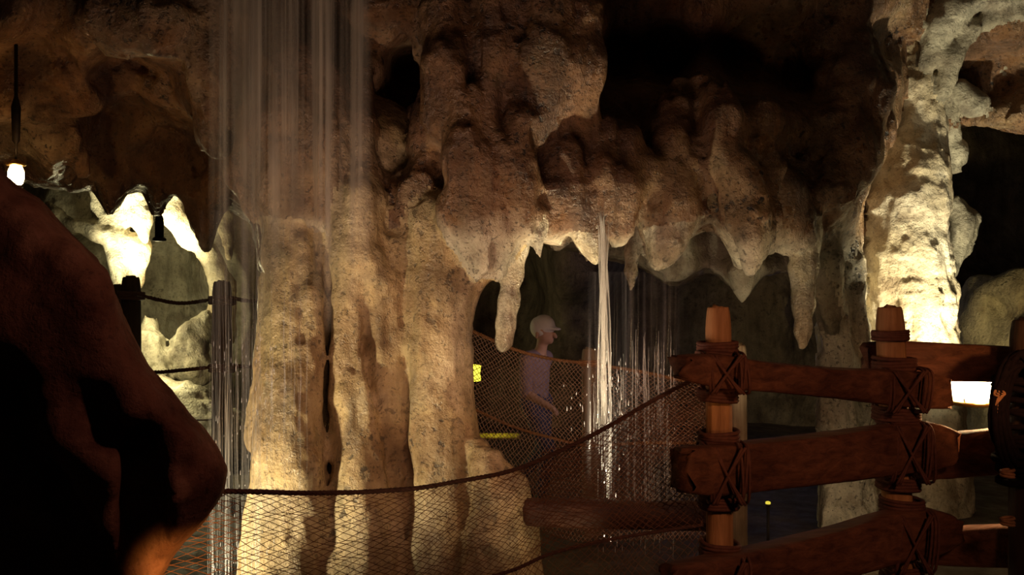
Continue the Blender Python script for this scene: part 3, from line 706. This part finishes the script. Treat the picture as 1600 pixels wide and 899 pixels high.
b.tube([(cb.x-.03,cb.y,cb.z+.11),(cb.x+.03,cb.y,cb.z+.14),(cb.x+.05,cb.y,cb.z+.135)],.008,6); b.build('hanger',M['iron'],lan)

# small yellow lamp half hidden by the column
cy=at(741,584,7.6); lan=empty('lamp',(cy.x,cy.y,cy.z-.07)); tag(lan,'small yellow lamp peeking past the right edge of the big column','lamp')
b=MB(); b.lathe(cy,[(.045,-.06),(.055,-.05),(.046,0),(.055,.06),(.03,.07)],16); b.build('lamp_shade',emit('yellow_glow',(1,.9,.06),2.2),lan)
b=MB(); b.lathe(cy,[(.04,-.075),(.06,-.07),(.06,-.06),(.04,-.058)],16); b.build('base',M['iron'],lan)
b=MB(); b.tube([cy+Vector((0,0,-.07)),Vector((cy.x,cy.y,0))],.012,6); b.build('pole',M['iron'],lan)

lan=empty('lamp',at(1200,786,5.2)); c=at(1200,786,5.2); tag(lan,'tiny yellow ground lamp glimpsed between the two lower near fence rails','lamp')
b=MB(); b.lathe(c,[(.006,-.008),(.014,-.006),(.014,.004),(.006,.008)],12); b.build('lens',emit('ground_lamp_glow',(1,.8,.08),.8),lan)
b=MB(); b.lathe(c,[(.01,-.02),(.014,-.018),(.014,-.008),(.01,-.006)],12); b.tube([c+Vector((0,0,-.02)),Vector((c.x,c.y,0))],.008,6); b.build('stake',M['iron'],lan)
c=at(775,682,7.3); o=timber([c+Vector((-.2,0,0)),c,c+Vector((.17,0,0))],[(.014,.1),(.014,.1)],91).build('plank',plain('yellow_light_plank',(.5,.42,.06),.5)); tag(o,'yellow plank standing in for a lit ledge past the right edge of the big column','plank')  # stands in for a lit ledge, yellow light put into the colour
# ------------------------------------------------------------------ near rope net across the middle
def netpts(top, bot, nu, nv, gather=0, bul=.0):
    """grid of knots between a top path and a bottom path"""
    def samp(path,t):
        q=t*(len(path)-1); a=min(int(q),len(path)-2); return path[a].lerp(path[a+1],q-a)
    G=[]
    for i in range(nu+1):
        row=[]
        for j in range(nv+1):
            t=i/nu; p=samp(top,t).lerp(samp(bot,t),j/nv)
            p.y+=bul*math.sin(math.pi*j/nv)+.01*math.sin(t*23+j*.7)
            p.x+=.006*math.sin(j*1.3+t*40); p.z+=.004*math.sin(j*2.1+t*31)
            row.append(p)
        G.append(row)
    return G
def netmesh(G, r, knots=True):
    b=MB(); nu=len(G)-1; nv=len(G[0])-1
    for par in (1,-1):
        for c in range(-nv,nu+nv+1):
            seg=[]
            for j in range(nv+1):
                i=c+par*j
                if 0<=i<=nu: seg.append(G[i][j])
            if len(seg)>1: b.tube(seg,r,4)
    if knots:
        for i in range(nu+1):
            for j in range(nv+1):
                p=G[i][j]; k=r*2.1
                base=len(b.v); b.v.extend([(p.x+k,p.y,p.z),(p.x-k,p.y,p.z),(p.x,p.y+k,p.z),(p.x,p.y-k,p.z),(p.x,p.y,p.z+k),(p.x,p.y,p.z-k)])
                for f in ((0,2,4),(2,1,4),(1,3,4),(3,0,4),(2,0,5),(1,2,5),(3,1,5),(0,3,5)): b.f.append(tuple(base+q for q in f))
    return b
TOP=[(150,772,2.75),(345,768,2.85),(500,771,3.0),(635,765,3.12),(720,752,3.2),(795,737,3.25),(860,712,3.28),(945,670,3.32),(1010,632,3.36),(1090,590,3.4),(1120,580,3.5)]
LOW=[(120,1010,2.75),(345,985,2.85),(500,970,3.0),(635,945,3.12),(720,915,3.2),(800,892,3.25),(860,866,3.28),(945,845,3.32),(1010,834,3.36),(1090,822,3.4),(1120,818,3.5)]
BOT=[(p[0]-10,p[1]+190,p[2]) for p in LOW]
net=empty('rope_net',at(700,760,3.2)); tag(net,'brown rope net slung low in front of the big column and tied to the fence','net')
tp=smooth_path([at(*p) for p in TOP],6); lp=smooth_path([at(*p) for p in LOW],6); bp=smooth_path([at(*p) for p in BOT],6)
b=MB(); twist(b,tp,.0085,.05); b.build('top_rope',M['rope'],net)
b=MB(); twist(b,lp,.007,.05); b.build('lower_rope',M['rope'],net)
netmesh(netpts(tp,lp,62,21,bul=.02),.0011).build('netting',M['net'],net)
netmesh(netpts(lp,bp,62,15,bul=.02),.0011).build('netting',M['net'],net)
netmesh([[q+Vector((.006,.09+.03*math.sin(q.x*9),.004)) for q in row] for row in netpts(tp,lp,62,21,bul=.05)[36:]],.0013,False).build('netting_fold',M['net'],net)

# ------------------------------------------------------------------ far net fence behind the stream
YN=6.0
nf=empty('net_fence',(at(922,0,YN).x,YN,0)); tag(nf,'far net fence of pale posts and hemp ropes behind the falling stream','fence')
P4=post_piece(922,546,YN,27,seed=61,px_bot=925).build('post',M['palepost'],nf)
post_piece(1153,540,5.6,27,seed=62).build('post',M['palepost'],nf)
b=MB(); lashing(b,at(922,567,YN),.055,.055,.04,3,.008,4); b.build('lashing',M['hemp'],P4)
T2=[(640,470,6.3),(735,515,6.2),(800,544,6.1),(860,560,6.05),(922,568,6.0),(1000,580,5.9),(1070,594,5.8),(1153,600,5.65)]
L2=[(640,600,6.3),(735,636,6.2),(800,664,6.1),(860,682,6.05),(922,694,6.0),(1000,690,5.9),(1070,690,5.8),(1153,690,5.65)]
B2=[(p[0],p[1]+150,p[2]) for p in L2]
tp=smooth_path([at(*p)-Vector((0,.06,0)) for p in T2],6); lp=smooth_path([at(*p)-Vector((0,.06,0)) for p in L2],6); bp=smooth_path([at(*p)-Vector((0,.06,0)) for p in B2],6)
b=MB(); twist(b,tp,.012,.07); b.build('top_rope',M['hemp'],nf)
b=MB(); twist(b,lp,.010,.07); b.build('lower_rope',M['hemp'],nf)
netmesh(netpts(tp,lp,64,16,bul=.02),.0026,False).build('netting',M['farnet'],nf)
netmesh(netpts(lp,bp,64,16,bul=.02),.0026,False).build('netting',M['farnet'],nf)
# timber beam behind the near net
o=timber([at(825,800,4.3),at(900,803,4.25),at(1000,806,4.2),at(1112,806,4.1)],[(.06,.05),(.065,.05),(.06,.05),(.065,.05)],77,n=16,sq=3).build('timber_beam',M['darkwood'])
tag(o,'low red brown timber beam lying behind the near net','beam')

# ------------------------------------------------------------------ rope rail with two dark posts, back left
rf=empty('rope_fence',(at(205,0,7.4).x,7.4,0)); tag(rf,'dark rope fence of two posts in front of the lit grotto','fence')
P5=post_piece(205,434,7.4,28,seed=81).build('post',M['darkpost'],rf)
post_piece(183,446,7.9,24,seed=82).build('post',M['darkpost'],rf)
P6=post_piece(347,441,7.2,29,seed=83).build('post',M['darkpost'],rf)
for (px,py,Y) in ((205,462,7.4),(205,578,7.4),(347,470,7.2),(347,575,7.2)):
    b=MB(); lashing(b,at(px,py,Y),.07,.07,.06,3,.014,90); b.build('lashing',M['rope'],P5 if px<300 else P6)
for pts in ([(183,462,7.9),(205,458,7.32),(240,467,7.28),(280,474,7.22),(320,470,7.16),(347,464,7.12),(385,470,7.2),(430,472,7.4)],
            [(205,576,7.32),(240,582,7.28),(280,579,7.22),(320,575,7.16),(347,572,7.12),(400,574,7.3)],
            [(205,660,7.32),(260,657,7.28),(310,657,7.2),(347,655,7.12)]):
    b=MB(); twist(b,smooth_path([at(*p) for p in pts],5),.016 if pts[0][1]<600 else .006,.09); b.build('rope',M['rope'],rf)

# ------------------------------------------------------------------ walker on the far side of the net
def walker(only):
    pv=Vol(-.45,.45,-.35,.35,0,1.42,.0075); SK=1
    CL=only!='body'
    def sg(a,b,ra,rb,g,k=.02,sq=(1,1,1)):
        if CL and g!=only: return
        if not CL and g in ('cap','shoe_l','shoe_r'): return
        e=0 if CL else (-.012 if g!='body' else 0)
        pv.seg(a,b,ra+e,rb+e,1,k,False,sq)
    def cut(a,b,r):
        if not CL: pv.seg(a,b,r,r,1,.008,True)
    sg((.0,0,.9),(.05,0,1.15),.05,.04,'body')
    sg((.06,0,1.235),(.075,0,1.20),.083,.062,'body'); sg((.09,0,1.175),(.115,0,1.165),.035,.022,'body')
    sg((.148,0,1.215),(.158,0,1.195),.012,.014,'body',.01)
    for sy in (-1,1):
        sg((.05,sy*.078,1.215),(.045,sy*.08,1.19),.014,.01,'body',.008)
        cut((.15,sy*.03,1.228),(.15,sy*.03,1.228),.01)
    cut((.155,-.016,1.165),(.155,.016,1.165),.005)
    sg((.05,0,1.262),(.06,0,1.27),.09,.084,'cap',.008); sg((.11,0,1.258),(.175,0,1.25),.035,.022,'cap',.02,(1,.6,2))
    sg((-.005,0,.98),(0,0,.72),.105,.095,'shirt',.04,(1.15,.8,1)); sg((.0,-.11,1.03),(.0,.11,1.03),.06,.06,'shirt',.05)
    for sy,hand,elb in ((-1,(.2,-.2,.72),(.03,-.21,.8)),(1,(-.06,.2,.62),(-.07,.19,.83))):
        sh=(.0,sy*.15,1.035)
        sg(sh,elb,.05,.042,'shirt',.03); sg(elb,hand,.034,.024,'body',.02)
        e=Vector(hand); d=(e-Vector(elb)).normalized(); w=Vector((0,1,0)); w=(w-d*w.dot(d)).normalized(); n_=d.cross(w)
        for kk in (-1,0,1): sg(e,e+d*.05+w*kk*.012,.016,.015,'body',.012)
        for kk,l in ((-1.5,.038),(-.5,.045),(.5,.043),(1.5,.034)):
            a=e+d*.052+w*kk*.0135; m_=a+d*l*.55+n_*.006*sy; sg(a,m_,.0085,.008,'body',.004); sg(m_,m_+d*l*.45+n_*.016*sy,.008,.0075,'body',.004)
        a=e+d*.015+w*.018*-sy; sg(a,a+d*.03+w*.02*-sy,.011,.009,'body',.006)
    sg((0,-.06,.72),(0,.06,.72),.095,.095,'trousers',.04,(1.1,1,1))
    for sy,kn,an in ((-1,(.13,-.075,.40),(.08,-.07,.08)),(1,(.02,.075,.38),(-.17,.07,.13))):
        sg((0,sy*.075,.7),kn,.078,.056,'trousers',.03); sg(kn,an,.054,.042,'trousers',.02)
        a=Vector(an); f=Vector((1,0,-.05 if sy<0 else -.55)).normalized()
        sg(a+Vector((-.02,0,-.045)),a+Vector((-.02,0,-.045))+f*.14,.034,.028,'shoe_l' if sy<0 else 'shoe_r',.02,(1,1,1.1))
    if CL and only in ('shirt','trousers'): pv.roughen(lambda x,y,z,g:.006*fbm(x,y,z*.6,14,2),.05)
    return pv
skin=plain('skin',(.5,.3,.2),.6,noise=.05); shirt=plain('mauve_shirt',(.3,.22,.25),.9,noise=.1); jeans=plain('blue_jeans',(.05,.06,.12),.9); cap_=plain('white_cap',(.75,.72,.7),.8,noise=.05); shoe=plain('dark_shoe',(.04,.035,.03),.7)
parts={k:walker(k).build({1:(n_,m_)})[1] for k,n_,m_ in (('body','body',skin),('shirt','shirt',shirt),('trousers','trousers',jeans),('cap','cap',cap_),('shoe_l','shoe',shoe),('shoe_r','shoe',shoe))}
per=empty('person',(0,0,0)); tag(per,'person in a pale cap and mauve shirt walking behind the far net','person')
for p in parts.values(): p.parent=per
per.location=(at(838,0,7.0).x,7.0,.0); per.rotation_euler.z=math.radians(-30)

# ------------------------------------------------------------------ water
def fall(name, strands, mat, label, cat, n=5):
    b=MB()
    for pts,r in strands: b.tube(pts,r,n)
    o=b.build(name,mat); tag(o,label,cat,kind='stuff'); return o
rnd=random.Random(21); st=[]
def curtain(px0,px1,count,py0,py1,Y0,Y1,r0,r1,spread=.0,clump=None):
    out=[]
    for k in range(count):
        px=rnd.uniform(px0,px1) if clump is None else rnd.choice(clump)+rnd.gauss(0,5)
        Y=rnd.uniform(Y0,Y1); a=rnd.uniform(*py0); e=rnd.uniform(*py1)
        x=(px-800)/F*Y; n=10; r=rnd.uniform(r0,r1); pts=[]; rr=[]
        za=at(0,a,Y).z; ze=max(at(0,e,Y).z,0.02)
        for i in range(n+1):
            t=i/n; pts.append((x+spread*t*rnd.uniform(-1,1)+.003*math.sin(i*1.7+k),Y+.003*math.cos(i+k),za+(ze-za)*t)); rr.append(r*(.25+.75*math.sin(math.pi*min(max(t,.06),.94))))
        out.append((pts,rr))
    return out
def film_mat(name, alpha, col, fx, fz, lo=.42, hi=.75):
    m=water_mat(name,alpha,col,False); nt=m.node_tree; L=nt.links
    mix=[n for n in nt.nodes if n.type=='MIX_SHADER'][-1]
    pos=N(nt,'ShaderNodeNewGeometry').outputs['Position']
    def ns(a,b,det):
        mp=N(nt,'ShaderNodeMapping'); mp.inputs['Scale'].default_value=(a,a*.3,b); L.new(pos,mp.inputs[0])
        n=N(nt,'ShaderNodeTexNoise'); n.inputs['Scale'].default_value=1; n.inputs['Detail'].default_value=det; L.new(mp.outputs[0],n.inputs['Vector']); return n.outputs[0]
    a=math_(nt,'MULTIPLY',ramp(nt,ns(fx,fz,2),[(lo,.06),(hi,1)]),ramp(nt,ns(fx*.35,fz,1),[(.35,.25),(.6,1)]))
    a=math_(nt,'MULTIPLY',a,ramp(nt,ns(fx*.9,2.2,3),[(.3,.55),(.7,1)]))
    sep=N(nt,'ShaderNodeSeparateXYZ'); L.new(N(nt,'ShaderNodeTexCoord').outputs['Generated'],sep.inputs[0])
    a=math_(nt,'MULTIPLY',a,ramp(nt,sep.outputs[2],[(0,0),(.38,1)]))
    a=math_(nt,'MULTIPLY',a,ramp(nt,sep.outputs[0],[(0,0),(.08,1),(.9,1),(1,0)]))
    L.new(math_(nt,'MULTIPLY',a,alpha),mix.inputs[0]); return m
def film(name,px0,px1,py0,py1,Y,mat,label,ph=0):
    a=at(px0,py0,Y); c=at(px1,py1,Y); nx,nz=60,30; V=[]
    for i in range(nx+1):
        for j in range(nz+1):
            u,v=i/nx,j/nz; V.append((a.x+(c.x-a.x)*u+.01*math.sin(v*4+ph),Y+.05*math.sin(u*5+ph)+.015*math.sin(u*31+v*2+ph),a.z+(max(c.z,.02)-a.z)*v))
    i=np.arange(nx)[:,None]*(nz+1)+np.arange(nz)[None,:]
    Q=np.stack([i,i+nz+1,i+nz+2,i+1],-1).reshape(-1,4)
    o=link_mesh(name,mesh_np(name,V,Q),mat); tag(o,label,'water',kind='stuff'); return o
film('waterfall',322,582,-170,520,4.38,film_mat('falling_film',1.0,(.9,.82,.72),20,.2,.38,.62),'wide thin curtain of water falling over the left of the big column')
film('waterfall',330,570,-170,430,4.28,film_mat('falling_film_front',.7,(.9,.82,.72),44,.2,.4,.66),'nearer thin veil of water in front of the wide falling curtain at left',2)
film('waterfall',318,420,330,1000,4.3,film_mat('falling_film_low',.22,(.75,.74,.78),55,.5),'grey veil of water falling past the left edge of the big column',4)
w2=curtain(325,410,60,(330,560),(800,1100),4.2,4.45,.0012,.003)+curtain(410,480,16,(330,560),(740,850),4.2,4.4,.0012,.003)
fall('water_streaks',w2,water_mat('falling_water_low',.09,(.8,.78,.78)),'fine streaks of falling water left of the big column above the net','water')
# narrow stream pouring from the curtain edge
ws=[]
for k in range(46):
    Y=4.86+rnd.uniform(-.03,.03); x0=941+rnd.gauss(0,3.2); x1=944+rnd.gauss(0,4.0); e=rnd.uniform(520,760)
    pts=[]; rr=[]; r=rnd.uniform(.003,.008)
    for i in range(11):
        t=i/10; y0=330+(k*7)%26; py=y0+(e-y0)*t; pts.append(at(x0+(x1-x0)*min(t*1.4,1)+rnd.gauss(0,.35),py,Y)); rr.append(r*(1-.65*t)*(.12 if i==0 else .7 if i==1 else 1))
    ws.append((pts,rr))
fall('water_stream',ws,water_mat('stream_water',.42,(.9,.86,.82)),'narrow white stream of water pouring from the rock curtain','water')
wv=[]
for k in range(90):
    px=rnd.choice([935,950,962,985,990,1003,1015,1022,1035,1040])+rnd.gauss(0,7); Y=rnd.uniform(4.6,4.9); a=rnd.uniform(500,740); L=rnd.uniform(40,190)
    pts=[at(px+rnd.gauss(0,.4),a+L*i/8,Y) for i in range(9)]; r=rnd.uniform(.001,.0045)
    wv.append((pts,[r*(.2+.8*math.sin(math.pi*min(max(i/8,.06),.94))) for i in range(9)]))
fall('water_spray',wv,water_mat('spray_water',.26,(.85,.83,.85)),'veil of spray falling right of the narrow stream','water')
film('water_spray',915,1068,425,1000,4.75,film_mat('spray_film',.22,(.8,.76,.8),60,.6),'soft sheet of fine spray hanging around the narrow stream above the net',3)
dr=[]
def drops(n, bx, by, Y, l=(3,14), r=(.0012,.003)):
    for k in range(n):
        px=rnd.uniform(*bx); py=rnd.uniform(*by); L=rnd.uniform(*l); Yd=rnd.uniform(*Y); q=rnd.uniform(*r)
        dr.append(([at(px,py,Yd),at(px,py+L*.3,Yd),at(px,py+L*.7,Yd),at(px,py+L,Yd)],[q*.3,q,q,q*.3]))
drops(150,(940,1055),(560,860),(4.5,4.9)); drops(40,(880,1000),(540,700),(4.6,4.9),(3,7),(.001,.002)); drops(130,(325,440),(520,890),(4.1,4.2),(3,10),(.0008,.0016))
b=MB()
for pts,r in dr: b.tube(pts,r,5)
o=b.build('water_drops',water_mat('water_drops',.85,(.95,.93,.95),False)); tag(o,'scattered bright falling water drops glinting in the dark','water',kind='stuff')

#==LIGHTS==
def aim(o,t):
    d=Vector(t)-Vector(o.location); o.rotation_euler=d.to_track_quat('-Z','Y').to_euler()
def spot(name,loc,tgt,col,e,ang=60,blend=.6,r=.05):
    l=bpy.data.lights.new(name,'SPOT'); l.energy=e; l.color=col; l.spot_size=math.radians(ang); l.spot_blend=blend; l.shadow_soft_size=r
    o=bpy.data.objects.new(name,l); C.objects.link(o); o.location=loc; aim(o,tgt); return o
def point(name,loc,col,e,r=.05):
    l=bpy.data.lights.new(name,'POINT'); l.energy=e; l.color=col; l.shadow_soft_size=r
    o=bpy.data.objects.new(name,l); C.objects.link(o); o.location=loc; return o
def area(name,loc,tgt,col,e,sx,sy):
    l=bpy.data.lights.new(name,'AREA'); l.energy=e; l.color=col; l.shape='RECTANGLE'; l.size=sx; l.size_y=sy
    o=bpy.data.objects.new(name,l); C.objects.link(o); o.location=loc; aim(o,tgt); return o
WARM=(1,.76,.44); YEL=(1,.84,.53); ORG=(1,.42,.14)
# column uplight, low at the left in front of it
spot('uplight_column',(-2.0,3.75,.05),at(500,680,4.8),YEL,230,60,.9,.06)
spot('uplight_column_right',(.45,3.55,.05),at(785,700,4.7),WARM,16,40,.9,.05)
spot('waterfall_light',(-.8,3.4,.4),at(470,230,4.5),(1,.76,.54),62,56,.9,.06)  # added spot to bring out the water film and upper column
# stalactite uplight, low beneath the curtain
spot('uplight_curtain',(.45,4.45,.2),at(895,400,4.95),YEL,300,32,1,.04)
spot('uplight_curtain_right',(1.5,4.9,.15),at(1120,400,5.4),YEL,38,58,.9,.05)
# pillar at the right
spot('uplight_pillar',(2.95,6.12,.75),at(1418,330,6.8),(1,.88,.58),230,86,.9,.05)
spot('uplight_pillar_base',(3.1,5.6,.4),at(1440,480,6.7),(1,.88,.55),30,60,.9,.05)
spot('uplight_pillar_top',(3.6,5.6,1.0),at(1520,90,6.8),(1,.88,.66),17,60,.9,.05)
spot('uplight_boulder',(4.3,6.9,1.0),at(1550,520,8.7),(1,.74,.3),60,70,.9,.05)
# grotto at the left
spot('uplight_grotto',at(140,600,8.0),at(255,300,9.3),(1,.9,.52),1400,44,.9,.05)
point('grotto_lamp',at(222,480,8.75),(1,.88,.48),26,.05)
point('grotto_ground_lamp',at(250,560,8.45),(1,.88,.45),16,.05)
# lanterns
point('lantern_light',cl+Vector((0,-.16,.0)),ORG,14,.06)
point('lantern_light_left',ca+Vector((.02,-.08,-.02)),(1,.5,.16),4,.05)
point('yellow_lamp_light',at(775,650,7.25),(1,.85,.1),.7,.05)
# warm firelight spilling from behind the viewer on the fence, the nets and the outcrop
spot('firelight',(1.5,.4,2.4),at(1160,690,3.4),(1,.42,.23),85,46,.9,.15)
spot('warm_boost_right',(1.9,2.2,1.5),at(1520,590,3.85),(1,.42,.15),38,28,.9,.05)  # extra spot added to boost the warm light on the far rail
spot('firelight_post',(.3,1.2,.6),at(1112,620,3.4),(1,.42,.13),17,15,.9,.05)
spot('firelight_net',(-.45,1.5,.7),at(290,850,2.85),(1,.42,.1),150,15,.9,.03)
spot('firelight_outcrop',(1.0,1.6,2.9),at(190,600,2.45),(1,.40,.27),46,50,.9,.05)
# soft fill added for the upper rock, no source of its own
area('cave_fill',(-.15,3.5,1.05),(0,5.2,2.7),(1,.6,.43),9,1.0,.5)
spot('cave_fill_centre',(-.3,2.6,.9),at(720,220,4.9),(1,.58,.32),8.5,70,.9,.2)
point('passage_blue_fill',(2.3,9.2,1.2),(.35,.45,1.0),2.6,.3)  # added light, tints the far passage blue without a lamp there
spot('passage_uplight',(1.9,5.2,.1),at(1330,800,6.2),(1,.8,.5),6,80,.9,.1)
point('passage_glow_left',(.4,9.0,2.0),(1,.65,.6),2.2,.3)
spot('bridge_glow',(1.0,6.25,1.25),(.2,7.0,.8),(.95,.7,.75),9,50,.9,.1)
w=bpy.data.worlds.new('World'); bpy.context.scene.world=w; w.use_nodes=True
w.node_tree.nodes['Background'].inputs[0].default_value=(.03,.022,.018,1); w.node_tree.nodes['Background'].inputs[1].default_value=.12

cam=bpy.data.cameras.new('camera'); co=bpy.data.objects.new('camera',cam); C.objects.link(co)
co.location=(0,0,CAMZ); co.rotation_euler=(math.pi/2,0,0); cam.sensor_width=36; cam.lens=F*36/1600; cam.clip_end=100
sc=bpy.context.scene; sc.camera=co
sc.view_settings.view_transform='Standard'; sc.view_settings.look='None'; sc.view_settings.exposure=0
sc.cycles.transparent_max_bounces=48; sc.cycles.max_bounces=6; sc.cycles.use_denoising=True
sc.cycles.sample_clamp_indirect=3
